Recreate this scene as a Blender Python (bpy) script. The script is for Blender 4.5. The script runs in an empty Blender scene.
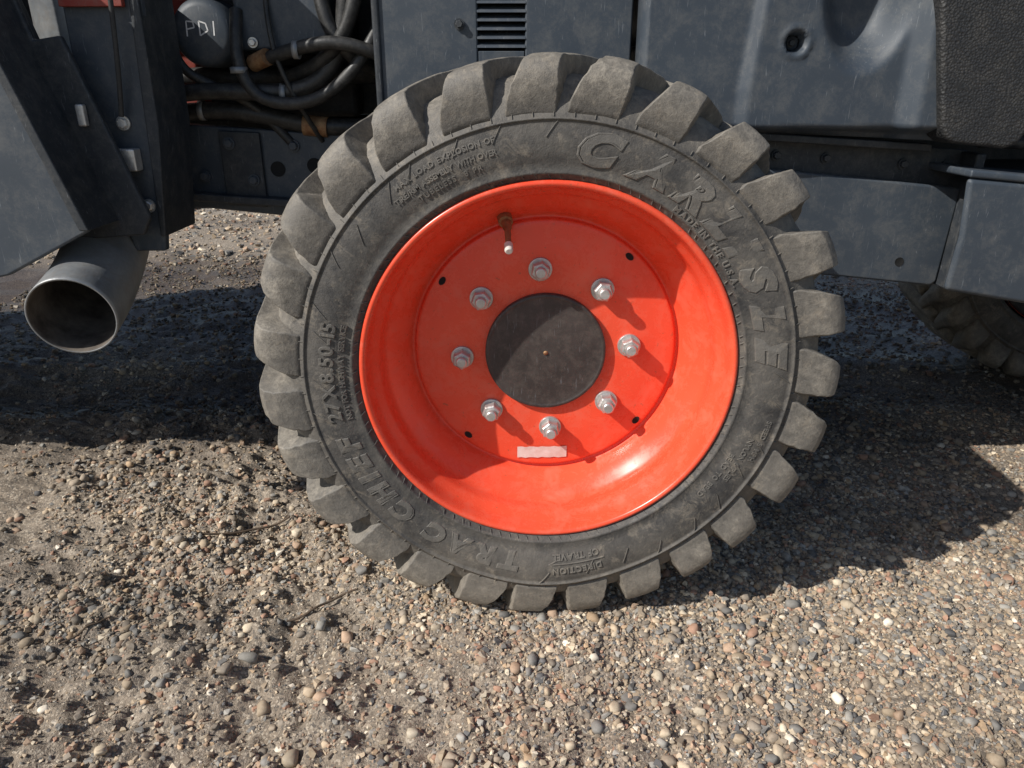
import bpy, bmesh, math, random
import numpy as np
from mathutils import Matrix, Vector
random.seed(7); rng=np.random.default_rng(11)
S=bpy.context.scene
S.view_settings.view_transform='Standard'; S.view_settings.look='None'; S.view_settings.exposure=0
R=math.radians

# ------------------------------------------------------------------ materials
def base(name):
    m=bpy.data.materials.new(name); m.use_nodes=True; nt=m.node_tree
    return m,nt,nt.nodes['Principled BSDF']
def N(nt,t,**k):
    n=nt.nodes.new(t)
    for a,b in k.items():
        if a in n.inputs: n.inputs[a].default_value=b
        else: setattr(n,a,b)
    return n
def noise(nt,scale,detail=4,rough=.6,vec=None,dist=0):
    n=N(nt,'ShaderNodeTexNoise'); n.inputs['Scale'].default_value=scale
    n.inputs['Detail'].default_value=min(detail,5); n.inputs['Roughness'].default_value=rough
    n.inputs['Distortion'].default_value=dist
    if vec is not None: nt.links.new(vec,n.inputs['Vector'])
    return n.outputs['Fac']
def mrange(nt,x,a,b,c=0,d=1):
    n=N(nt,'ShaderNodeMapRange'); nt.links.new(x,n.inputs[0])
    for i,v in enumerate((a,b,c,d)): n.inputs[i+1].default_value=v
    return n.outputs[0]
def mix(nt,fac,a,b,mode='MIX'):
    n=N(nt,'ShaderNodeMix',data_type='RGBA',blend_type=mode)
    if hasattr(fac,'is_linked'): nt.links.new(fac,n.inputs[0])
    else: n.inputs[0].default_value=fac
    for i,c in ((6,a),(7,b)):
        if hasattr(c,'is_linked'): nt.links.new(c,n.inputs[i])
        else: n.inputs[i].default_value=(*c,1)
    return n.outputs[2]
def math_(nt,op,a,b=None):
    n=N(nt,'ShaderNodeMath',operation=op)
    for i,c in enumerate((a,b)):
        if c is None: continue
        if hasattr(c,'is_linked'): nt.links.new(c,n.inputs[i])
        else: n.inputs[i].default_value=c
    return n.outputs[0]
def bump(nt,bs,h,strength,dist):
    n=N(nt,'ShaderNodeBump'); n.inputs['Strength'].default_value=strength
    n.inputs['Distance'].default_value=dist; nt.links.new(h,n.inputs['Height'])
    if bs.inputs['Normal'].is_linked:
        nt.links.new(bs.inputs['Normal'].links[0].from_socket,n.inputs['Normal'])
    nt.links.new(n.outputs[0],bs.inputs['Normal'])
def simple(name,c1,c2,rough=.5,metal=0,scale=20,bs=.1,bd=.001,bscale=300,r2=None,lo=.35,hi=.7,dust=None,scr=False):
    m,nt,b=base(name); tc=N(nt,'ShaderNodeTexCoord').outputs['Object']
    f0=noise(nt,scale,4,.7,tc)
    f=mrange(nt,f0,lo,hi)
    col=mix(nt,f,c1,c2)
    if dust:
        d=mrange(nt,noise(nt,scale*2+14,5,.85,tc,.2),.46,.76,0,dust[1])
        col=mix(nt,d,col,dust[0])
    if scr:
        mp=N(nt,'ShaderNodeMapping'); mp.inputs['Scale'].default_value=(60,60,7); mp.inputs['Rotation'].default_value=(0,.5,0)
        nt.links.new(tc,mp.inputs['Vector'])
        s=noise(nt,6,3,.6,mp.outputs[0],.6)
        col=mix(nt,mrange(nt,s,.64,.71,0,.42),col,(.20,.215,.23))
    nt.links.new(col,b.inputs['Base Color'])
    rr=mrange(nt,f0,.3,.7,rough,r2 if r2 is not None else min(1,rough+.18))
    nt.links.new(rr,b.inputs['Roughness']); b.inputs['Metallic'].default_value=metal
    if bs: bump(nt,b,noise(nt,bscale,2,.6,tc),bs,bd)
    return m
DUST=(.19,.18,.16)
M={}
M['slate']=simple('slate_paint',(.038,.049,.064),(.047,.060,.076),.46,0,7,.14,.0006,500,dust=(DUST,.36),scr=True)
M['slate_dark']=simple('slate_dark_paint',(.017,.021,.026),(.028,.033,.040),.50,0,12,.2,.001,300,dust=(DUST,.30),scr=True)
M['black']=simple('black_plastic',(.018,.018,.019),(.03,.03,.03),.55,0,15,.3,.001,400,dust=(DUST,.25))
M['hose']=simple('hose_rubber',(.012,.012,.012),(.028,.027,.026),.42,0,30,.2,.001,300,dust=(DUST,.3))
M['exhaust']=simple('exhaust_steel',(.20,.215,.23),(.32,.325,.32),.36,.35,18,.2,.001,200,dust=((.20,.15,.11),.5))
M['soot']=simple('exhaust_soot',(.055,.044,.036),(.19,.16,.13),.7,0,25)
M['zinc']=simple('zinc_plated_steel',(.50,.50,.49),(.68,.67,.65),.28,.65,80,.3,.0006,500,dust=((.36,.28,.2),.6))
M['hole']=simple('dark_cavity',(.006,.006,.006),(.012,.012,.012),.8)
M['red']=simple('red_paint',(.22,.020,.012),(.30,.035,.016),.5,0,8,.2,.001,300,dust=(DUST,.4))
M['brass']=simple('rusty_brass',(.22,.10,.045),(.42,.27,.14),.55,.4,90,.4,.001,500)
M['cap']=simple('pale_plastic',(.55,.52,.47),(.7,.67,.6),.5,0,80)
M['label']=simple('label_paper',(.70,.55,.48),(.85,.80,.75),.5,0,60,.1)
M['chalk']=simple('paint_marker',(.6,.6,.6),(.75,.75,.75),.6,bs=0)
M['hub']=simple('hub_cap_paint',(.036,.029,.027),(.060,.049,.044),.42,0,22,.25,.0008,350,dust=((.15,.125,.105),.5),scr=True)
M['twig']=simple('twig_bark',(.06,.04,.025),(.14,.10,.07),.9,0,80)

m,nt,b=base('orange_rim_paint'); tc=N(nt,'ShaderNodeTexCoord').outputs['Object']
c=mix(nt,mrange(nt,noise(nt,7,2,.5,tc),.35,.7),(.82,.078,.034),(.88,.100,.045))
d=mrange(nt,noise(nt,34,5,.85,tc,.4),.48,.80,0,.38)
c=mix(nt,d,c,(.82,.28,.19))
c=mix(nt,mrange(nt,noise(nt,170,3,.6,tc),.66,.73,0,.6),c,(.32,.10,.05))
nt.links.new(c,b.inputs['Base Color'])
nt.links.new(mrange(nt,d,0,.4,.26,.52),b.inputs['Roughness'])
M['orange']=m

def rubber(name,extra=0):
    m,nt,b=base(name); tc=N(nt,'ShaderNodeTexCoord').outputs['Object']
    sx=N(nt,'ShaderNodeSeparateXYZ'); nt.links.new(tc,sx.inputs[0])
    r=math_(nt,'SQRT',math_(nt,'ADD',math_(nt,'MULTIPLY',sx.outputs[0],sx.outputs[0]),math_(nt,'MULTIPLY',sx.outputs[2],sx.outputs[2])))
    n1=noise(nt,14,5,.8,tc,.3); n2=noise(nt,80,5,.85,tc)
    side=mix(nt,mrange(nt,n1,.36,.66),(.038,.037,.037),(.125,.114,.100))
    worn=mix(nt,mrange(nt,n2,.35,.68),(.15,.136,.115),(.33,.295,.245))
    worn=mix(nt,mrange(nt,n1,.40,.62,0,.65),worn,(.095,.088,.080))
    f=mrange(nt,r,.268,.305,0,.9)
    f=math_(nt,'ADD',f,mrange(nt,n2,.3,.8,-.25,.25)); 
    cl=N(nt,'ShaderNodeClamp'); nt.links.new(f,cl.inputs[0])
    col=mix(nt,cl.outputs[0],side,worn)
    if extra: col=mix(nt,extra,col,(.17,.158,.14))
    lowmud=mrange(nt,sx.outputs[2],-.33,-.20,.85,.0)
    md=math_(nt,'ADD',mrange(nt,noise(nt,48,4,.85,tc,.5),.53,.74,0,.65),math_(nt,'MULTIPLY',lowmud,n2))
    col=mix(nt,md,col,(.27,.23,.18))
    nt.links.new(col,b.inputs['Base Color'])
    nt.links.new(mrange(nt,n2,.3,.7,.48,.8),b.inputs['Roughness'])
    bump(nt,b,n2,.55,.0024)
    return m
M['rubber']=rubber('tyre_rubber'); M['letters']=rubber('tyre_letter_rubber',.45)

# ------------------------------------------------------------------ helpers
def empty(name,loc=(0,0,0)):
    e=bpy.data.objects.new(name,None); e.location=loc; S.collection.objects.link(e); return e
def addmesh(name,verts,faces,mat,parent,smooth=True,bev=0,seg=2,recalc=True,loc=None):
    me=bpy.data.meshes.new(name); me.from_pydata([tuple(v) for v in verts],[],faces)
    if recalc:
        bm=bmesh.new(); bm.from_mesh(me); bmesh.ops.recalc_face_normals(bm,faces=bm.faces); bm.to_mesh(me); bm.free()
    me.materials.append(M[mat] if isinstance(mat,str) else mat)
    if smooth: me.polygons.foreach_set('use_smooth',[True]*len(me.polygons))
    o=bpy.data.objects.new(name,me); S.collection.objects.link(o)
    if parent: o.parent=parent
    if loc: o.location=loc
    if bev:
        md=o.modifiers.new('b','BEVEL'); md.width=bev; md.segments=seg; md.limit_method='ANGLE'; md.angle_limit=R(35)
        wn=o.modifiers.new('w','WEIGHTED_NORMAL')
    return o
def revolve(name,prof,mat,parent,seg=192,closed=False,loc=None):
    V=[];F=[];n=len(prof)
    for i in range(seg):
        a=2*math.pi*i/seg
        for (r,y) in prof: V.append((r*math.cos(a),y,r*math.sin(a)))
    for i in range(seg):
        j=(i+1)%seg
        for k in range(n if closed else n-1):
            l=(k+1)%n
            F.append((i*n+k,i*n+l,j*n+l,j*n+k))
    me_o=addmesh(name,V,F,mat,parent,recalc=False,loc=loc)
    bm=bmesh.new(); bm.from_mesh(me_o.data); bmesh.ops.remove_doubles(bm,verts=bm.verts,dist=1e-6)
    bmesh.ops.recalc_face_normals(bm,faces=bm.faces); bm.to_mesh(me_o.data); bm.free()
    me_o.data.polygons.foreach_set('use_smooth',[True]*len(me_o.data.polygons))
    return me_o
def smoothprof(pts,k=6):
    out=[]
    P=[pts[0]]+list(pts)+[pts[-1]]
    for i in range(1,len(P)-2):
        p0,p1,p2,p3=[np.array(q,float) for q in P[i-1:i+3]]
        for j in range(k):
            t=j/k
            out.append(tuple(.5*((2*p1)+(-p0+p2)*t+(2*p0-5*p1+4*p2-p3)*t*t+(-p0+3*p1-3*p2+p3)*t**3)))
    out.append(tuple(pts[-1])); return out
def plate(name,poly,y,th,mat,parent,bev=.003):
    n=len(poly)
    V=[(x,y,z) for x,z in poly]+[(x,y+th,z) for x,z in poly]
    F=[tuple(range(n)),tuple(range(2*n-1,n-1,-1))]+[(i,(i+1)%n,n+(i+1)%n,n+i) for i in range(n)]
    return addmesh(name,V,F,mat,parent,bev=bev)
def box(name,x0,x1,y0,y1,z0,z1,mat,parent,bev=.003):
    return plate(name,[(x0,z0),(x1,z0),(x1,z1),(x0,z1)],y0,y1-y0,mat,parent,bev)
def tube(name,pts,r,mat,parent,k=10):
    cu=bpy.data.curves.new(name,'CURVE'); cu.dimensions='3D'
    sp=cu.splines.new('NURBS'); sp.points.add(len(pts)-1)
    for q,p in zip(sp.points,pts): q.co=(*p,1)
    sp.use_endpoint_u=True; sp.order_u=min(4,len(pts)); sp.resolution_u=k
    cu.bevel_depth=r; cu.bevel_resolution=5; cu.use_fill_caps=True
    cu.materials.append(M[mat]); o=bpy.data.objects.new(name,cu); S.collection.objects.link(o); o.parent=parent
    return o
def bolt(name,x,y,z,r,parent,mat='zinc',h=.007):
    V=[];F=[]
    def ring(rad,yy,n,off=0):
        s=len(V)
        for i in range(n):
            a=2*math.pi*i/n+off; V.append((rad*math.cos(a),yy,rad*math.sin(a)))
        return list(range(s,s+n))
    a1=ring(r*1.35,0,24);a2=ring(r*1.35,-.0025,24)
    for i in range(24):
        j=(i+1)%24
        F.append((a1[i],a1[j],a2[j],a2[i]))
    F.append(tuple(a2))
    off=random.random()
    b1=ring(r,-.0024,6,off);b2=ring(r,-h*.85,6,off);b3=ring(r*.82,-h,6,off)
    for i in range(6):
        j=(i+1)%6
        F.append((b1[i],b1[j],b2[j],b2[i]));F.append((b2[i],b2[j],b3[j],b3[i]))
    F.append(tuple(b3))
    o=addmesh(name,V,F,mat,parent,smooth=False); o.location=(x,y,z); return o

# ------------------------------------------------------------------ wheel
def side_y(r):
    xs=[.208,.2145,.222,.232,.245,.258,.268,.276,.286,.296]
    ys=[.004,-.004,-.0090,-.0125,-.0148,-.0148,-.0136,-.0120,-.0092,-.0052]
    return float(np.interp(r,xs,ys))
TW=.20
def sag(o):
    for v in o.data.vertices:
        x,y,z=v.co
        if z<-.16:
            r=math.hypot(x,z); a=math.atan2(x,-z)
            w=math.exp(-(a/.36)**2)*math.exp(-((r-.272)/.038)**2)
            v.co.y+=(-.010*w if y<TW/2 else .010*w)
        lim=-.3225
        if z<lim: v.co.z=lim+(z-lim)*.2
def build_wheel(loc,detail=True,flip=False,rot=0):
    W=empty('tractor_wheel',loc)
    if flip: W.rotation_euler=(0,rot,math.pi)
    half=[(.2065,.015),(.208,.004),(.2145,-.004),(.2185,-.0068),(.2190,-.0084),(.2215,-.0098),(.2225,-.0090),(.232,-.0125),(.245,-.0148),(.258,-.0148),(.268,-.0136),
          (.2718,-.0128),(.2723,-.0150),(.2740,-.0147),(.2745,-.0122),(.286,-.0090),(.296,-.0028),(.3035,.005),(.3090,.014),(.3128,.025),(.3148,.040),(.3155,.06),(.3162,.1)]
    prof=half+[(r,TW-y) for r,y in half[-2::-1]]
    sag(revolve('tyre_carcass',prof,'rubber',W,seg=256 if detail else 96))
    # tall directional bar lugs: foot grows out of the shoulder, bar leans and sweeps across the tread
    NL=27; V=[];F=[]
    pitch=2*math.pi/NL
    secs=[(.2790,-.0108,.2790,-.0116,-.52,.30),(.2880,-.0084,.2885,-.0130,-.50,.32),(.2965,-.0025,.3000,-.0150,-.43,.33),(.3040,.005,.3125,-.0155,-.34,.34),
          (.3095,.014,.3240,-.0125,-.25,.345),(.3128,.026,.3322,-.0045,-.165,.365),(.3145,.042,.3352,.0110,-.07,.42),(.3150,.062,.3362,.042,.14,.58),(.3156,.082,.3364,.072,.38,.80),(.3160,.10,.3364,.096,.58,.97),(.3160,.118,.3356,.114,.75,1.10)]
    for side in (0,1):
        for k in range(NL):
            a0=k*pitch+(pitch*.5 if side else 0)+random.uniform(-.012,.012)
            rows=[]
            wear=random.uniform(-.0030,.0006); ww=random.uniform(.92,1.04)
            sub=[]
            for A,B in zip(secs,secs[1:]):
                for t in (0,.5): sub.append(tuple(A[i]+(B[i]-A[i])*t for i in range(6)))
            sub.append(secs[-1])
            for si,(rb,yb,rt,yt,ol,ot) in enumerate(sub):
                mid=(ol+ot)/2; hw=(ot-ol)/2*ww+random.uniform(-.012,.012); jit=random.uniform(-.0007,.0007)
                if side: yb,yt=TW-yb,TW-yt
                rt2=rt+wear*(rt-rb)/.02+jit
                s=len(V); e=.002 if not side else -.002
                kb=min(1,si/8)
                for (rr,yy,w) in ((rb-.004,yb+e*1.5,-hw-.05*kb-.01),(rt2-.0004,yt,-hw),(rt2+.0003,yt,-hw*.3),(rt2+.0002,yt,hw*.35),(rt2-.0006,yt,hw*(.95-.08*kb)),(rb-.004,yb+e*1.5,hw+.09*kb+.01)):
                    a=a0-(mid+w)*pitch
                    V.append((rr*math.cos(a),yy,rr*math.sin(a)))
                rows.append(s)
            for p,q in zip(rows,rows[1:]):
                for i in range(5): F.append((p+i,p+i+1,q+i+1,q+i))
            F.append(tuple(rows[0]+i for i in range(6))); F.append(tuple(rows[-1]+i for i in (5,4,3,2,1,0)))
    sag(addmesh('tread_lugs',V,F,'rubber',W,bev=.0016 if detail else 0,seg=2))
    rim=[(.213,.003),(.2138,-.002),(.2128,-.0058),(.2098,-.0072),(.2068,-.0055),(.2052,-.001),(.2040,.006),(.2022,.013),(.1985,.020),(.1955,.026),(.1945,.034),(.1938,.041),(.1915,.047),(.1870,.053),(.1800,.062),(.1735,.072),(.1690,.080),(.1665,.084),(.1640,.0862),(.1618,.0862),(.1606,.0850),(.1596,.0815),(.1578,.0800),(.1530,.0792)]
    rim=smoothprof(rim,3)
    revolve('rim',rim+[(.145,.0785),(.136,.0775),(.128,.0765),(.120,.0757),(.112,.0752),(.060,.0752)],'orange',W,seg=256 if detail else 96)
    revolve('rim_barrel',[(.202,.03),(.178,.088),(.175,.13),(.188,.16),(.205,.20)],'orange',W,seg=96)
    if flip: revolve('rim_shade_dish',smoothprof([(.2045,.19),(.200,.200),(.188,.204),(.12,.206),(.10,.23),(.05,.24),(0,.24)],3),'slate_dark',W,seg=96)  # added dark dish over the far rims, its colour standing in for shade
    revolve('hub_cap',smoothprof([(.0735,.0775),(.0735,.0690),(.0722,.0672),(.0700,.0668),(.0680,.0674),(.060,.0676),(.03,.0672),(0,.067)],3),'hub',W,seg=128)
    revolve('hub_cap_dimple',[(.0028,.0668),(.0022,.0655),(0,.0653)],'brass',W,seg=24)
    rot0=R(94.3)
    for i in range(8):
        a=rot0+i*math.pi/4; x,z=.1025*math.cos(a),.1025*math.sin(a)
        y=.0752
        V=[];F=[]
        off=random.random()*2
        def ring(rad,yy,n,o=0):
            s=len(V)
            for q in range(n):
                t=2*math.pi*q/n+o; V.append((x+rad*math.cos(t),yy,z+rad*math.sin(t)))
            return list(range(s,s+n))
        def join(A,B):
            n=len(A)
            for q in range(n): F.append((A[q],A[(q+1)%n],B[(q+1)%n],B[q]))
        A=ring(.0142,y+.001,32);B=ring(.0142,y-.003,32);C=ring(.0134,y-.0036,32); join(A,B);join(B,C);F.append(tuple(C))
        A=ring(.0118,y-.0034,6,off);B=ring(.0118,y-.0155,6,off);C=ring(.0100,y-.0175,6,off); join(A,B);join(B,C);F.append(tuple(C))
        e=random.uniform(-.002,.002)
        A=ring(.0068,y-.017,20);B=ring(.0068,y-.0245+e,20);C=ring(.0054,y-.026+e,20); join(A,B);join(B,C);F.append(tuple(C))
        addmesh('lug_nut_%d'%(i+1),V,F,'zinc',W,smooth=False,bev=.0006,seg=2)
    for i,ad in enumerate((145,50,-39,-130)):
        a=R(ad); V=[];F=[]
        for q in range(20):
            t=2*math.pi*q/20
            rr=.1515+.0036*math.sin(t); aa=a+.036*math.cos(t)
            V.append((rr*math.cos(aa),.0778,rr*math.sin(aa)))
        V+= [(v[0],.0815,v[2]) for v in V]
        F=[tuple(range(20))]+[(q,(q+1)%20,20+(q+1)%20,20+q) for q in range(20)]
        addmesh('vent_slot_%d'%(i+1),V,F,'hole',W,smooth=False)
    if not detail: return W
    a=R(107)
    ca,sa=math.cos(a),math.sin(a)
    p0=Vector((.171*ca,.074,.171*sa)); p1=Vector((.158*ca,.058,.160*sa)); p2=Vector((.150*ca-.001,.030,.146*sa))
    def lathe(name,pts,mat):
        V=[];F=[];n=20
        d=(pts[-1][0]-pts[0][0]).normalized(); u=d.cross(Vector((1,0,0))).normalized(); w=d.cross(u)
        for c,r in pts:
            for q in range(n):
                t=2*math.pi*q/n; V.append(c+u*r*math.cos(t)+w*r*math.sin(t))
        for k in range(len(pts)-1):
            for q in range(n): F.append((k*n+q,k*n+(q+1)%n,(k+1)*n+(q+1)%n,(k+1)*n+q))
        F.append(tuple(range(n)));F.append(tuple((len(pts)-1)*n+q for q in range(n)))
        return addmesh(name,V,F,mat,W,bev=.0005)
    lathe('valve_stem',[(p0,.0085),(p0+(p1-p0)*.5,.0085),(p0+(p1-p0)*.52,.0055),(p1,.0052),(p1+(p2-p1)*.1,.0036),(p2,.0034)],'brass')
    d=(p2-p1).normalized()
    lathe('valve_cap',[(p2-d*.001,.0048),(p2+d*.010,.0048),(p2+d*.0125,.0035)],'cap')
    V=[];F=[];n=12
    for q in range(n+1):
        xx=-.034+.064*q/n
        for zz in (-.1490,-.1325):
            V.append((xx,float(np.interp(math.hypot(xx,zz),[.112,.120,.128,.136,.145,.153],[.0752,.0757,.0765,.0775,.0785,.0792]))-.0012,zz+.0006*math.sin(q*2.3)+.001*(q/n)))
    for q in range(n): F.append((2*q,2*q+1,2*q+3,2*q+2))
    o=addmesh('part_sticker',V,F,'label',W)
    # ---- lettering
    Vv=[];Ff=[]
    def glyph(ch,size,shear,outline,ext,bold):
        cu=bpy.data.curves.new('g','FONT'); cu.body=ch; cu.size=size; cu.shear=shear; cu.align_x='CENTER'
        cu.resolution_u=3
        if outline:
            cu.fill_mode='NONE'; cu.bevel_depth=outline; cu.bevel_resolution=1; cu.offset=size*bold
        else:
            cu.extrude=ext; cu.bevel_depth=ext*.5; cu.offset=size*bold
        o=bpy.data.objects.new('g',cu); S.collection.objects.link(o)
        bpy.context.view_layer.update()
        me=bpy.data.meshes.new_from_object(o.evaluated_get(bpy.context.evaluated_depsgraph_get()))
        v=np.array([q.co[:] for q in me.vertices]) if len(me.vertices) else np.zeros((0,3))
        f=[tuple(p.vertices) for p in me.polygons]
        bpy.data.objects.remove(o); bpy.data.curves.remove(cu); bpy.data.meshes.remove(me)
        return v,f
    cache={}
    def put(text,r0,size,a_start,a_end,shear=0,outline=0,ext=.0006,bold=.004,wide=1.0,gap=.08):
        gl=[]
        for ch in text:
            if ch==' ': gl.append(None); continue
            key=(ch,size,shear,outline,ext,bold)
            if key not in cache: cache[key]=glyph(ch,size,shear,outline,ext,bold)
            gl.append(cache[key])
        w=[(g[0][:,0].max()-g[0][:,0].min())*wide if g is not None and len(g[0]) else size*.35 for g in gl]
        ws=[x+size*gap for x in w]
        tot=sum(ws); span=R(a_start-a_end)
        pos=0
        for g,wi in zip(gl,ws):
            c=(pos+wi/2)/tot; pos+=wi
            if g is None or not len(g[0]): continue
            a=R(a_start)-c*span
            v,f=g
            xc=(v[:,0].max()+v[:,0].min())/2
            s=len(Vv)
            for p in v:
                lx=(p[0]-xc)*wide; ly=p[1]-size*.34
                rr=r0+ly; aa=a-lx/r0
                Vv.append((rr*math.cos(aa),side_y(rr)-p[2]-.0002,rr*math.sin(aa)))
            for q in f: Ff.append(tuple(s+i for i in q))
    put('CARLISLE',.2475,.042,85,1,.28,outline=.0011,bold=.055,wide=1.30,gap=.18)
    put('CARLISLE',.2475,.042,85,1,.28,ext=.0006,bold=.035,wide=1.30,gap=.18)
    put('TRAC CHIEF',.2450,.031,-97,-163,.12,outline=.0009,bold=.045,wide=1.15,gap=.16)
    put('TRAC CHIEF',.2450,.031,-97,-163,.12,ext=.0006,bold=.030,wide=1.15,gap=.16)
    put('27X8.50-15',.2480,.022,193,165,0,ext=.0010,bold=.01)
    put('NOT FOR HIGHWAY SERVICE',.2320,.0085,193,165,0,ext=.0005,bold=.01)
    put('MADE IN THE U.S.A.',.2245,.0095,56,27,0,ext=.0007,bold=.01)
    put('MAX LOAD EXPLOSION OF',.2600,.0080,128,103,0,ext=.0005)
    put('TIRE/RIM ASSEMBLY WITH OVER',.2480,.0080,130,103,0,ext=.0005)
    put('TUBELESS  8 PR',.2370,.0080,125,107,0,ext=.0005)
    put('DIRECTION',.2550,.0105,-74,-88,0,ext=.0007)
    put('OF TRAVEL',.2380,.0105,-74,-88,0,ext=.0007)
    put('SPEED 5 MPH',.2600,.0085,-12,-24,0,ext=.0005)
    put('NYLON 6 PLIES',.2480,.0085,-18,-32,0,ext=.0005)
    put('BEAD TO BEAD',.2370,.0085,-24,-40,0,ext=.0005)
    def ridge(a0,r0,a1,r1,w=.0005,h=.0008,n=4):
        for t in range(n):
            ta,tb=t/n,(t+1)/n
            A=(R(a0+(a1-a0)*ta),r0+(r1-r0)*ta);B=(R(a0+(a1-a0)*tb),r0+(r1-r0)*tb)
            pa=Vector((A[1]*math.cos(A[0]),0,A[1]*math.sin(A[0])));pb=Vector((B[1]*math.cos(B[0]),0,B[1]*math.sin(B[0])))
            dd=(pb-pa).normalized(); nn=Vector((-dd.z,0,dd.x))*w
            s=len(Vv)
            for p_,rr in ((pa,A[1]),(pb,B[1])):
                yy=side_y(rr)
                for off,lift in ((-1,.0003),(-.6,-h),(.6,-h),(1,.0003)):
                    q=p_+nn*off; Vv.append((q.x,yy+lift,q.z))
            for i in range(3): Ff.append((s+i,s+i+1,s+5+i,s+4+i))
    ridge(-73,.2462,-89,.2462,.0007,.0011,6); ridge(-89,.2462,-86.5,.251,.0007,.0011,2); ridge(-89,.2462,-86.5,.2415,.0007,.0011,2)
    for i in range(110):
        a=i*360/110+random.uniform(-.6,.6)
        if random.random()<.85: ridge(a,.2205,a-.8,.2150,.0005,.0016,3)
    for i in range(36):
        a=i*10+random.uniform(-2,2)
        rr=random.choice((.252,.262,.258))
        if 2<a<86 or 198<a<264: continue
        ridge(a,rr+.011,a+2.8,rr-.006,.0005,.0012,4)
    for i in range(84):
        a=i*360/84
        ridge(a,.2795,a,.2750,.0004,.0010,2)
    sag(addmesh('sidewall_lettering',Vv,Ff,'letters',W,smooth=False,recalc=False))
    return W
ZC=.3430
build_wheel((0,0,ZC),True)
build_wheel((1.25,0,ZC),False)
build_wheel((0,1.03,ZC),False,True,.3)
build_wheel((1.225,1.03,ZC-.008),False,True,.7)

# ------------------------------------------------------------------ machine body
T=empty('compact_tractor')
box('frame_core',-2.1,1.70,.52,.76,.452,.60,'slate_dark',T,.01)
box('front_axle',-.05,.05,.17,.80,.30,.40,'slate_dark',T,.01)
box('rear_axle',1.18,1.28,.17,.80,.30,.40,'slate_dark',T,.01)
box('engine_bay_wall',-1.90,-.15,.50,.53,.602,1.05,'slate_dark',T)
box('hood',-2.20,.125,.28,1.05,.86,1.25,'slate',T,.03)
box('far_side_cover',-2.20,1.5,.98,1.04,.69,.858,'slate',T,.01)
box('rear_body',.125,1.60,.30,.95,.70,1.15,'slate',T,.03)
box('rear_body_lower',.125,1.60,.30,.80,.61,.698,'slate_dark',T,.01)
box('engine_block',-1.9,-.28,.44,.50,.60,.80,'black',T,.01)
box('engine_side_casting',-.56,-.503,.40,.44,.61,.86,'red',T,.006)
box('shadow_cab_lower',-2.0,.9,.26,1.05,1.251,1.50,'slate',T,.03)  # unseen cab boxes added to block sun and fill the ground shadow
box('shadow_cab_upper',-1.95,.85,.29,1.02,1.501,2.05,'hole',T,.02)  # opaque block, not glass; added to close a lit gap
box('shadow_cab_roof',-2.1,1.0,.20,1.08,2.051,2.16,'slate',T,.04)  # unseen slab added to carry the shadow further back
box('shadow_box_low',-2.2,-1.15,.30,1.05,.30,.62,'slate_dark',T,.02)  # unseen low box added to stop sun reaching under from the left
plate('left_shroud',[(-.546,.484),(-.603,.664),(-.66,.86),(-.86,.86),(-.86,.40),(-.742,.413),(-.654,.431)],.10,.012,'slate',T,.003)
plate('shroud_shadow_caster',[(-.861,.86),(-2.0,.86),(-2.0,.40),(-.861,.40)],.262,.012,'slate',T,.003)  # unseen extension, set back to place the shadow edge on the ground
plate('shroud_caster_return',[(-.861,.86),(-.873,.86),(-.873,.40),(-.861,.40)],.101,.160,'slate',T,.002)  # unseen strip joining the added shadow plate to the shroud
plate('left_shroud_flange',[(-.540,.486),(-.597,.666),(-.650,.86),(-.662,.86),(-.609,.666),(-.552,.486)],.092,.10,'slate_dark',T,.002)
plate('left_inner_plate',[(-.640,.86),(-.60,.695),(-.567,.700),(-.500,.490),(-.512,.468),(-.60,.462),(-.70,.5),(-.70,.86)],.165,.010,'slate_dark',T)
plate('mount_bracket',[(-.575,.90),(-.482,.90),(-.482,.740),(-.485,.675),(-.487,.594),(-.497,.49),(-.504,.440),(-.545,.440),(-.560,.520),(-.570,.606),(-.577,.675)],.20,.014,'slate',T)
plate('bracket_gusset',[(-.488,.90),(-.481,.90),(-.484,.60),(-.499,.46),(-.506,.46)],.196,.10,'slate_dark',T,.002)
for i,(x,z) in enumerate(((-.528,.602),(-.515,.500))):
    bolt('bracket_bolt_%d'%(i+1),x,.199,z,.0065,T)
box('latch_clip',-.541,-.513,.180,.199,.545,.572,'zinc',T,.002)
box('latch_clip_2',-.562,-.552,.155,.164,.60,.625,'zinc',T,.002)
box('red_tag',-.575,-.50,.190,.199,.732,.76,'red',T,.001)
tube('control_cable',[(-.50,.18,.90),(-.505,.18,.75),(-.515,.185,.66),(-.525,.19,.61)],.003,'black',T)
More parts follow.
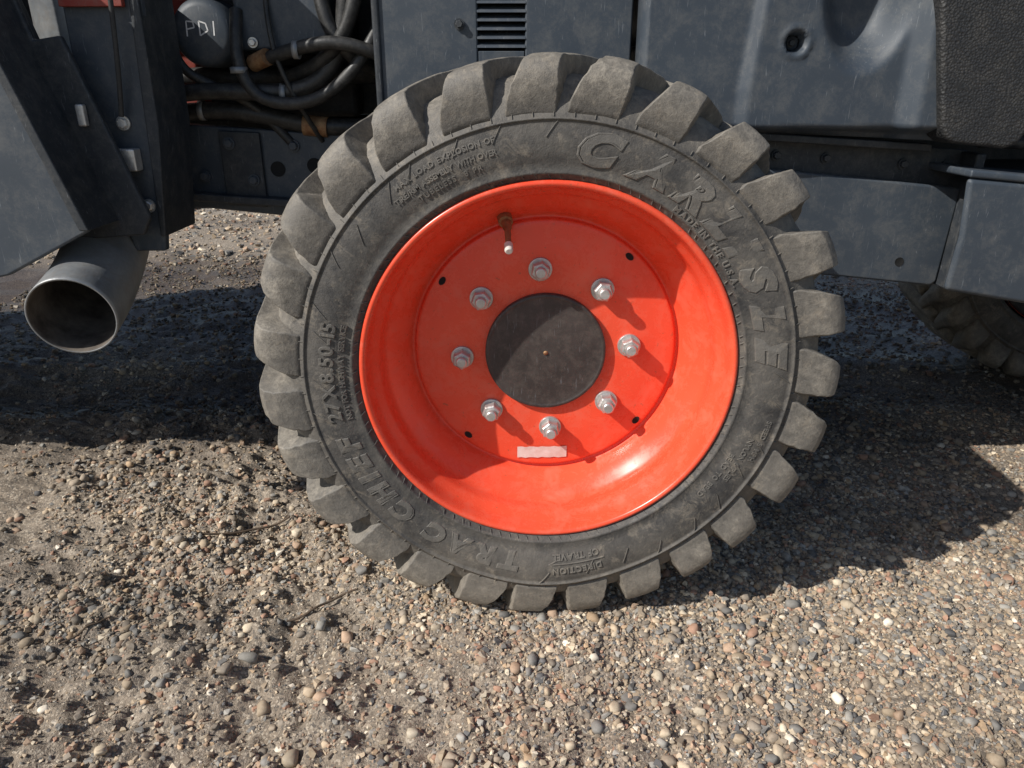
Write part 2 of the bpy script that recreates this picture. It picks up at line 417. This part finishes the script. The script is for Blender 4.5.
def pipe(name,pts,r0,th,mat):
    V=[];F=[];n=64;pts=[Vector(p) for p in pts]
    fr=[]
    for i,p in enumerate(pts):
        d=(pts[min(i+1,len(pts)-1)]-pts[max(i-1,0)]).normalized()
        u=d.cross(Vector((1,0,0))).normalized(); w=d.cross(u); fr.append((p,u,w))
    def rg(f,r):
        s=len(V)
        for q in range(n):
            t=2*math.pi*q/n; V.append(f[0]+f[1]*r*math.cos(t)+f[2]*r*math.sin(t))
        return s
    outer=[rg(f,r0) for f in fr]; inner=[rg(f,r0-th) for f in fr]
    mi=[]
    for A,B in list(zip(outer,outer[1:])):
        for q in range(n): F.append((A+q,A+(q+1)%n,B+(q+1)%n,B+q)); mi.append(0)
    for A,B in list(zip(inner,inner[1:])):
        for q in range(n): F.append((A+q,B+q,B+(q+1)%n,A+(q+1)%n)); mi.append(1)
    A,B=outer[0],inner[0]
    for q in range(n): F.append((A+q,B+q,B+(q+1)%n,A+(q+1)%n)); mi.append(0)
    o=addmesh(name,V,F,mat,T,recalc=True); o.data.materials.append(M['soot'])
    o.data.polygons.foreach_set('material_index',mi)
    return o
ex=smoothprof([(.075,.3860),(.14,.401),(.20,.426),(.25,.46),(.275,.52),(.28,.60),(.28,.80)],6)
pipe('exhaust_pipe',[(-.573-.030*min(1,(y-.075)/.2),y,z) for y,z in ex],.0510,.0022,'exhaust')
def ycyl(name,x,y0,y1,z,r,mat,n=64,round_=.008):
    pr=[(0,y0),(r-round_,y0),(r-round_*.3,y0+round_*.3),(r,y0+round_),(r,y1)]
    return revolve(name,pr,mat,T,seg=n,loc=(x,0,z))
ycyl('oil_filter',-.466,.335,.50,.713,.044,'slate',round_=.012)
ycyl('filter_rim',-.466,.40,.41,.713,.0465,'slate_dark')
def stroke(nm,pts):
    V=[];F=[]
    for (x0_,z0_),(x1_,z1_) in zip(pts,pts[1:]):
        dx,dz=x1_-x0_,z1_-z0_; l=math.hypot(dx,dz) or 1; nx_,nz_=-dz/l*.0009,dx/l*.0009; s=len(V)
        V+=[(x0_+nx_,.3346,z0_+nz_),(x0_-nx_,.3346,z0_-nz_),(x1_-nx_,.3346,z1_-nz_),(x1_+nx_,.3346,z1_+nz_)]
        F.append((s,s+1,s+2,s+3))
    addmesh(nm,V,F,'chalk',T,smooth=False)
bx,bz=-.486,.708
stroke('marker_P',[(bx,bz),(bx+.001,bz+.019),(bx+.010,bz+.018),(bx+.011,bz+.011),(bx+.001,bz+.009)])
stroke('marker_D',[(bx+.018,bz+.001),(bx+.018,bz+.019),(bx+.027,bz+.016),(bx+.029,bz+.007),(bx+.018,bz+.001)])
stroke('marker_I',[(bx+.037,bz+.001),(bx+.038,bz+.019)])
box('control_box',-.418,-.291,.33,.50,.690,.86,'slate',T,.006)
for i,(x,z) in enumerate(((-.395,.70),(-.310,.70))): bolt('box_bolt_%d'%(i+1),x,.329,z,.005,T)
tube('hose_1',[(-.413,.33,.74),(-.415,.31,.694),(-.412,.31,.655),(-.385,.31,.622),(-.320,.31,.620),(-.268,.31,.650),(-.225,.31,.700),(-.20,.36,.78)],.0085,'hose',T)
tube('hose_2',[(-.62,.36,.62),(-.527,.33,.632),(-.478,.33,.642),(-.352,.33,.632),(-.29,.33,.655),(-.262,.33,.722),(-.258,.33,.86)],.0115,'hose',T)
tube('hose_3',[(-.62,.38,.60),(-.544,.36,.606),(-.45,.36,.620),(-.348,.36,.590),(-.276,.36,.587),(-.18,.40,.590)],.0125,'hose',T)
tube('hose_4',[(-.40,.34,.674),(-.331,.30,.692),(-.28,.295,.705),(-.228,.30,.690),(-.17,.34,.66)],.0090,'hose',T)
tube('hose_5',[(-.30,.35,.86),(-.305,.33,.76),(-.285,.32,.70),(-.25,.33,.67),(-.20,.40,.65)],.0100,'hose',T)
tube('hose_6',[(-.62,.42,.655),(-.5,.40,.660),(-.42,.40,.650),(-.34,.40,.665),(-.2,.44,.66)],.014,'hose',T)
tube('hose_7',[(-.235,.32,.86),(-.240,.31,.76),(-.27,.31,.69),(-.32,.33,.665),(-.37,.37,.655)],.0095,'hose',T)
tube('hose_8',[(-.56,.35,.86),(-.525,.33,.78),(-.512,.33,.69),(-.49,.33,.655),(-.44,.34,.64),(-.40,.36,.61),(-.36,.36,.56)],.0065,'hose',T)
tube('wire_loom',[(-.37,.35,.86),(-.375,.32,.73),(-.36,.31,.66),(-.33,.33,.60),(-.32,.36,.57)],.0035,'hose',T)
for i,(x,y,z) in enumerate(((-.413,.31,.665),(-.331,.306,.69),(-.36,.33,.635),(-.49,.36,.612))):
    o=revolve('hose_clamp_%d'%(i+1),[(.0105,-.004),(.0115,-.004),(.0115,.004),(.0105,.004)] if i<2 else [(.0128,-.004),(.0137,-.004),(.0137,.004),(.0128,.004)],'exhaust',T,seg=32,closed=True)
    o.location=(x,y,z); o.rotation_euler=(0,0,R(90)) if i else (R(90),0,0)
tube('hose_fitting',[(-.345,.36,.592),(-.31,.36,.589)],.0145,'brass',T)
tube('hose_fitting_2',[(-.40,.335,.674),(-.375,.32,.682)],.0115,'brass',T)
plate('frame_rail',[(-2.0,.60),(-.53,.594),(-.10,.566),(-.10,.446),(-.30,.452),(-.50,.472),(-.54,.470),(-2.0,.47)],.36,.03,'slate',T,.003)
plate('rail_step_plate',[(-.47,.585),(-.41,.582),(-.41,.475),(-.47,.478)],.352,.007,'slate_dark',T,.002)
plate('rail_lower_lip',[(-.545,.500),(-.12,.472),(-.12,.462),(-.545,.488)],.335,.024,'slate_dark',T,.002)
for i,(x,z) in enumerate(((-.455,.567),(-.363,.563),(-.425,.515),(-.50,.52),(-.30,.50),(-.30,.555))): bolt('rail_bolt_%d'%(i+1),x,.3515 if x in(-.455,-.425) else .359,z,.0065,T,'slate')
for i,(x,z) in enumerate(((-.39,.53),(-.335,.535))):
    revolve('rail_hole_%d'%(i+1),[(.011,.3585),(.009,.3592),(0,.3592)],'hole',T,seg=32,loc=(x,0,z))
vx0,vx1,vz0,vz1=-.086,-.024,.688,.86
box('side_panel_1',-.224,vx0,.29,.30,.60,.86,'slate',T)
box('side_panel_2',vx1,.117,.29,.30,.60,.86,'slate',T)
box('side_panel_3',vx0+.0005,vx1-.0005,.2905,.30,.60,vz0,'slate',T,.001)
box('vent_back',vx0-.01,vx1+.01,.335,.34,.66,.858,'hole',T)
for i in range(14):
    z=vz0+.004+i*.0105
    V=[(vx0-.001,.2895,z),(vx1+.001,.2895,z),(vx1+.001,.308,z+.0075),(vx0-.001,.308,z+.0075)]
    V+=[(a,b+.001,c+.0028) for a,b,c in V]
    addmesh('louvre_%d'%(i+1),V,[(0,1,2,3),(7,6,5,4),(0,4,5,1),(1,5,6,2),(2,6,7,3),(3,7,4,0)],'slate',T,smooth=False)
box('panel_strip',-.224,-.214,.286,.31,.60,.86,'slate_dark',T)
bolt('panel_bolt_1',-.11,.289,.72,.005,T,'slate_dark')
nx,nz=110,90
x0,x1,z0,z1=.121,.60,.575,.95
V=[];F=[]
def sm(e0,e1,x):
    t=min(1,max(0,(x-e0)/(e1-e0))); return t*t*(3-2*t)
for j in range(nz+1):
    for i in range(nx+1):
        x=x0+(x1-x0)*i/nx; z=z0+(z1-z0)*j/nz
        zz=z+ (1-sm(.0,.12,z-z0))*(.018*(1-(x-x0)/(x1-x0)))
        y=.25
        y+= .030*(1-sm(0,.010,zz-.5855))
        y+= .028*(1-sm(0,.008,x-x0))
        cx=.262+.10*max(0,(zz-.64))
        y-= .012*sm(cx-.012,cx+.004,x)
        e=((x-.402)/.060)**2+((zz-.76)/.100)**2
        y+= .045*(1-sm(.45,1.05,math.sqrt(e)))
        y-= .020*sm(.455,.48,x)
        d=math.hypot(x-.316,zz-.696)
        y+= .020*(1-sm(.009,.0135,d)) - .0022*(1 if .0135<d<.019 else 0)
        V.append((x,y,zz))
for j in range(nz):
    for i in range(nx):
        a=j*(nx+1)+i; F.append((a,a+1,a+nx+2,a+nx+1))
o=addmesh('moulded_side_cover',V,F,'slate',T,recalc=False)
so=o.modifiers.new('so','SOLIDIFY'); so.thickness=.004; so.offset=-1
revolve('cover_hole',[(.0085,.252),(.0085,.262),(0,.262)],'hole',T,seg=32,loc=(.316,0,.696))
bolt('cover_bolt',.316,.2585,.696,.004,T,'slate_dark')
plate('cover_lower_lip',[(.16,.596),(.255,.589),(.53,.572),(.53,.562),(.255,.579),(.16,.586)],.268,.03,'slate_dark',T,.002)
m,nt,b=base('textured_black_panel'); tc=N(nt,'ShaderNodeTexCoord').outputs['Object']
v=N(nt,'ShaderNodeTexVoronoi'); v.inputs['Scale'].default_value=330; nt.links.new(tc,v.inputs['Vector'])
cc=mix(nt,mrange(nt,noise(nt,30,5,.85,tc),.45,.75),(.024,.025,.027),(.070,.065,.058))
cc=mix(nt,mrange(nt,v.outputs['Distance'],.25,.6,0,.6),cc,(.010,.010,.010))
nt.links.new(cc,b.inputs['Base Color'])
b.inputs['Roughness'].default_value=.6; bump(nt,b,v.outputs['Distance'],.7,.0015); M['texblack']=m
pl=[(.463,.95),(.466,.764)]+[(.502,.600)]+[(.508,.585),(.520,.577)]+[(.590,.570),(.606,.577),(.614,.593),(.622,.66),(.63,.95)]
plate('tank_cover',pl,.205,.06,'texblack',T,.006)
plate('frame_plate_upper',[(.20,.586),(.304,.580),(.600,.562),(.607,.507),(.20,.530)],.300,.012,'slate_dark',T,.002)
plate('frame_plate_lower',[(.20,.545),(.346,.536),(.590,.512),(.583,.378),(.575,.372),(.416,.388),(.20,.40)],.280,.014,'slate',T,.004)
plate('frame_plate_edge',[(.590,.56),(.604,.56),(.602,.50),(.596,.372),(.584,.372)],.262,.05,'slate_dark',T,.003)
revolve('frame_hole',[(.0065,.2792),(.0055,.2796),(0,.2796)],'hole',T,seg=32,loc=(.522,0,.408))
for i,(x,z) in enumerate(((.33,.555),(.40,.551),(.51,.543),(.57,.54))): bolt('frame_bolt_%d'%(i+1),x,.299,z,.0055,T,'slate_dark')
box('frame_box_inner',.15,1.6,.3125,.52,.40,.53,'slate_dark',T)
plate('side_step',[(.547,.535),(.86,.507),(.86,.347),(.700,.362),(.548,.387),(.553,.46)],.195,.012,'slate',T,.006)
plate('side_step_top',[(.547,.546),(.86,.518),(.86,.508),(.547,.536)],.195,.11,'slate',T,.003)
tube('hydraulic_line_1',[(.60,.28,.575),(.66,.27,.575),(.80,.27,.560)],.009,'hose',T)
tube('hydraulic_line_2',[(.60,.26,.597),(.66,.25,.597),(.80,.25,.59)],.008,'red',T)

# ------------------------------------------------------------------ ground
def hsh(ix,iy,s):
    v=np.sin(ix*127.1+iy*311.7+s*74.7)*43758.5453
    return v-np.floor(v)
def vn(x,y,s):
    ix=np.floor(x);iy=np.floor(y);fx=x-ix;fy=y-iy
    fx=fx*fx*(3-2*fx);fy=fy*fy*(3-2*fy)
    return (hsh(ix,iy,s)*(1-fx)+hsh(ix+1,iy,s)*fx)*(1-fy)+(hsh(ix,iy+1,s)*(1-fx)+hsh(ix+1,iy+1,s)*fx)*fy
def sst(a,b,x):
    t=np.clip((x-a)/(b-a),0,1); return t*t*(3-2*t)
def rutc(x): return .80+.06*np.sin(x*2.3+1)
def hgt(x,y):
    x=np.asarray(x,float);y=np.asarray(y,float)
    fade=np.exp(-((x/3.5)**2+(y/3.5)**2))*.8+.2
    L=.5-.5*np.tanh((x+.02)*4)
    h=.028*(vn(x*3.1,y*3.1,1)-.5)+.017*(vn(x*9+3,y*9,2)-.5)+(.008+.011*L)*(vn(x*24,y*24+5,3)-.5)+(.005+.010*L)*(vn(x*55,y*55,4)-.5)+(.003+.006*L)*(vn(x*120,y*120,5)-.5)+.0028*(vn(x*260,y*260,6)-.5)
    h=h*fade
    g=np.exp(-(x/.15)**2-((y-.08)/.16)**2)
    h=h*(1-.8*g)+.021*g
    ring=np.exp(-((np.hypot(x/1.25,(y-.1))-.17)/.045)**2)
    rc=y-rutc(x)
    rut=-.028*np.exp(-(rc/.10)**2)+.016*np.exp(-((np.abs(rc)-.17)/.06)**2)
    return h+.010*ring-.001+rut*sst(.30,.55,np.abs(x))*(1-sst(.95,1.1,x))*(1-sst(2.5,3.0,np.abs(x)))
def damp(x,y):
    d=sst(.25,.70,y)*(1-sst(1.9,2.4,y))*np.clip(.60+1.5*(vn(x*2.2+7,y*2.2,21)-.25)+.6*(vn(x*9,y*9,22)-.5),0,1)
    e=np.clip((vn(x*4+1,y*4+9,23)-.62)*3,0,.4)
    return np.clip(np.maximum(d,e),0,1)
n=640
u=np.linspace(-1,1,n)
def warp(u,near,far): 
    return near*u+ (far-near)*np.sign(u)*np.abs(u)**9
gx=warp(u,1.15,60); gy=warp(u,1.0,60)+.35
X,Y=np.meshgrid(gx,gy); Z=hgt(X,Y)
verts=np.stack([X,Y,Z],-1).reshape(-1,3)
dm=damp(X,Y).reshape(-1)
idx=np.arange(n*n).reshape(n,n)
q=np.stack([idx[:-1,:-1],idx[:-1,1:],idx[1:,1:],idx[1:,:-1]],-1).reshape(-1,4)
def npmesh(name,v,f,mat,smooth=True,col=None):
    me=bpy.data.meshes.new(name); k=f.shape[1]
    me.vertices.add(len(v)); me.vertices.foreach_set('co',v.astype(np.float32).ravel())
    me.loops.add(f.size); me.loops.foreach_set('vertex_index',f.astype(np.int32).ravel())
    me.polygons.add(len(f)); me.polygons.foreach_set('loop_start',np.arange(0,f.size,k,dtype=np.int32))
    me.polygons.foreach_set('use_smooth',np.full(len(f),smooth))
    me.update(calc_edges=True)
    if col is not None:
        a=me.color_attributes.new('Col','FLOAT_COLOR','POINT')
        a.data.foreach_set('color',col.astype(np.float32).ravel())
    me.materials.append(mat)
    o=bpy.data.objects.new(name,me); S.collection.objects.link(o); return o
m,nt,b=base('sandy_dirt'); tc=N(nt,'ShaderNodeTexCoord').outputs['Object']
c=mix(nt,mrange(nt,noise(nt,5,3,.7,tc),.38,.62),(.285,.228,.170),(.40,.330,.255))
n2=noise(nt,130,4,.85,tc)
c=mix(nt,mrange(nt,n2,.38,.66),c,(.185,.148,.112))
v=N(nt,'ShaderNodeTexVoronoi'); v.inputs['Scale'].default_value=420; nt.links.new(tc,v.inputs['Vector'])
hs=N(nt,'ShaderNodeSeparateColor'); nt.links.new(v.outputs['Color'],hs.inputs[0])
c=mix(nt,mrange(nt,hs.outputs[0],.72,.86,0,.7),c,(.54,.46,.36))
c=mix(nt,mrange(nt,hs.outputs[1],.80,.9,0,.8),c,(.10,.09,.08))
at=N(nt,'ShaderNodeAttribute',attribute_name='Col')
c=mix(nt,1.0,c,at.outputs['Color'],'MULTIPLY')
nt.links.new(c,b.inputs['Base Color'])
nt.links.new(mrange(nt,at.outputs['Fac'],.45,1,.42,.93),b.inputs['Roughness'])
bump(nt,b,n2,.8,.006)
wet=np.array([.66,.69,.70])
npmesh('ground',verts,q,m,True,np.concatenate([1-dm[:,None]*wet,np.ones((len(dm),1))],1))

def rock(seed,npts):
    r=np.random.default_rng(seed); bm=bmesh.new()
    sc=np.array([1,r.uniform(.6,.95),r.uniform(.45,.8)])
    for i in range(npts):
        d=r.normal(size=3); d/=np.linalg.norm(d); d=np.sign(d)*np.abs(d)**.75
        bm.verts.new(d*sc*r.uniform(.85,1.05))
    res=bmesh.ops.convex_hull(bm,input=bm.verts)
    bmesh.ops.delete(bm,geom=[g for g in set(res['geom_interior']+res['geom_unused']) if isinstance(g,bmesh.types.BMVert)],context='VERTS')
    bmesh.ops.triangulate(bm,faces=bm.faces); bmesh.ops.recalc_face_normals(bm,faces=bm.faces)
    bm.verts.ensure_lookup_table(); bm.verts.index_update()
    v=np.array([p.co[:] for p in bm.verts]); f=np.array([[p.index for p in fa.verts] for fa in bm.faces]); bm.free()
    return v,f
small=[rock(s,13) for s in range(14)]; big=[rock(50+s,30) for s in range(14)]
pal=np.array([(.36,.29,.215),(.27,.225,.18),(.42,.355,.275),(.22,.19,.16),(.17,.165,.16),(.34,.245,.18),(.50,.44,.355),(.10,.10,.105),(.30,.185,.135),(.27,.26,.245),(.60,.55,.48),(.37,.27,.18)])*np.array([1.36,1.32,1.24])
pw=np.array([16,15,11,12,8,9,5,6,6,10,2,4],float); pw/=pw.sum()
VV=[];FF=[];CC=[];SM=[]; base_i=0
def scatter(cnt,xr,yr,rmu,rsig,rmax,tmpl,keep=None,lift=0.05):
    global base_i
    x=rng.uniform(*xr,cnt);y=rng.uniform(*yr,cnt)
    if keep is not None:
        k=rng.uniform(size=cnt)<keep(x,y); x=x[k];y=y[k]
    cnt=len(x)
    r=np.minimum(np.exp(rng.normal(math.log(rmu),rsig,cnt)),rmax)
    z=hgt(x,y)+r*(lift+rng.uniform(-.35,.3,cnt))
    wetf=damp(x,y)
    ti=rng.integers(0,len(tmpl),cnt)
    for t,(tv,tf) in enumerate(tmpl):
        s=np.where(ti==t)[0]; mm=len(s)
        if not mm: continue
        yaw=rng.uniform(0,2*np.pi,mm); tl=rng.normal(0,.45,mm)
        cy,sy=np.cos(yaw),np.sin(yaw); ct,st=np.cos(tl),np.sin(tl)
        vx=tv[:,0][None];vy=tv[:,1][None];vz=tv[:,2][None]
        y1=vy*ct[:,None]-vz*st[:,None]; z1=vy*st[:,None]+vz*ct[:,None]
        x2=vx*cy[:,None]-y1*sy[:,None]; y2=vx*sy[:,None]+y1*cy[:,None]
        rr=r[s][:,None]
        P=np.stack([x2*rr+x[s][:,None],y2*rr+y[s][:,None],z1*rr+z[s][:,None]],-1)
        VV.append(P.reshape(-1,3))
        FF.append((tf[None]+(np.arange(mm)*len(tv))[:,None,None]+base_i).reshape(-1,3))
        SM.append(np.full(mm*len(tf),tmpl is big))
        base_i+=mm*len(tv)
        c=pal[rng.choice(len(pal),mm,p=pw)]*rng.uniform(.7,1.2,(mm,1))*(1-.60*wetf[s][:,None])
        c=np.concatenate([c,np.ones((mm,1))],1)
        CC.append(np.repeat(c,len(tv),0))
def dens(x,y):
    k=.60+.40*np.tanh((x+.06)*4)+ 1.1*(vn(x*7,y*7,9)-.42)+.5*(vn(x*20,y*20,19)-.5)
    k=np.where(y>.1,k+.15,k)
    return np.clip(k,.18,1)
scatter(64000,(-.78,.76),(-.30,.35),.0019,.35,.004,small,dens)
scatter(50000,(-.78,.76),(-.30,.35),.0031,.36,.007,small,dens,.12)
scatter(24000,(-1.15,1.10),(.35,.85),.0032,.38,.008,small,dens,.12)
scatter(5600,(-.85,.85),(-.30,.6),.0056,.28,.010,big,dens,.05)
scatter(90,(-.85,.85),(-.30,.8),.0100,.2,.015,big,None,-.15)
scatter(1200,(-1.3,1.2),(.5,1.5),.0070,.3,.013,big,None,-.1)
scatter(24000,(-1.7,1.7),(.85,2.2),.0045,.35,.010,small)
scatter(14000,(-3,3),(2.0,4.2),.009,.35,.02,small)
m,nt,b=base('gravel_stone'); at=N(nt,'ShaderNodeAttribute',attribute_name='Col'); tc=N(nt,'ShaderNodeTexCoord').outputs['Object']
n1=noise(nt,300,2,.7,tc)
c=mix(nt,mrange(nt,n1,.35,.7,.0,.45),at.outputs['Color'],mix(nt,1.0,at.outputs['Color'],(.62,.58,.52),'MULTIPLY')); nt.links.new(c,b.inputs['Base Color'])
b.inputs['Roughness'].default_value=.8
go=npmesh('gravel',np.concatenate(VV),np.concatenate(FF),m,True,np.concatenate(CC))
go.data.polygons.foreach_set('use_smooth',np.concatenate(SM))
def twig(x0,y0,x1,y1,r):
    pts=[]
    for i in range(7):
        t=i/6; x=x0+(x1-x0)*t+random.uniform(-.004,.004); y=y0+(y1-y0)*t+random.uniform(-.004,.004)
        pts.append((x,y,float(hgt(x,y))+r+.005))
    return tube('twig',pts,r,'twig',None)
twig(-.335,.00,-.255,.045,.0016); twig(-.52,.19,-.40,.25,.0018); twig(-.60,-.05,-.56,-.005,.0013); twig(-.45,.06,-.42,.075,.001)

# ------------------------------------------------------------------ light
d=Vector((1.05,.60,-1)).normalized()
sun=bpy.data.lights.new('sun','SUN'); sun.energy=5.0; sun.angle=R(.5); sun.color=(1,.965,.905)
so=bpy.data.objects.new('sun',sun); S.collection.objects.link(so); so.rotation_euler=d.to_track_quat('-Z','Y').to_euler(); so.location=(-3,-2,4)
w=bpy.data.worlds.new('World'); S.world=w; w.use_nodes=True; nt=w.node_tree
sk=nt.nodes.new('ShaderNodeTexSky'); sk.sky_type='NISHITA'; sk.sun_disc=False
sk.sun_elevation=math.asin(-d.z); sk.sun_rotation=math.atan2(-d.x,-d.y)
nt.links.new(sk.outputs[0],nt.nodes['Background'].inputs[0]); nt.nodes['Background'].inputs[1].default_value=.095

cam=bpy.data.cameras.new('camera'); co=bpy.data.objects.new('camera',cam); S.collection.objects.link(co)
cam.sensor_width=36; cam.lens=26; cam.clip_start=.02; cam.clip_end=300
co.location=(-.041,-.784,.646); co.rotation_euler=(R(90-22),0,0); S.camera=co
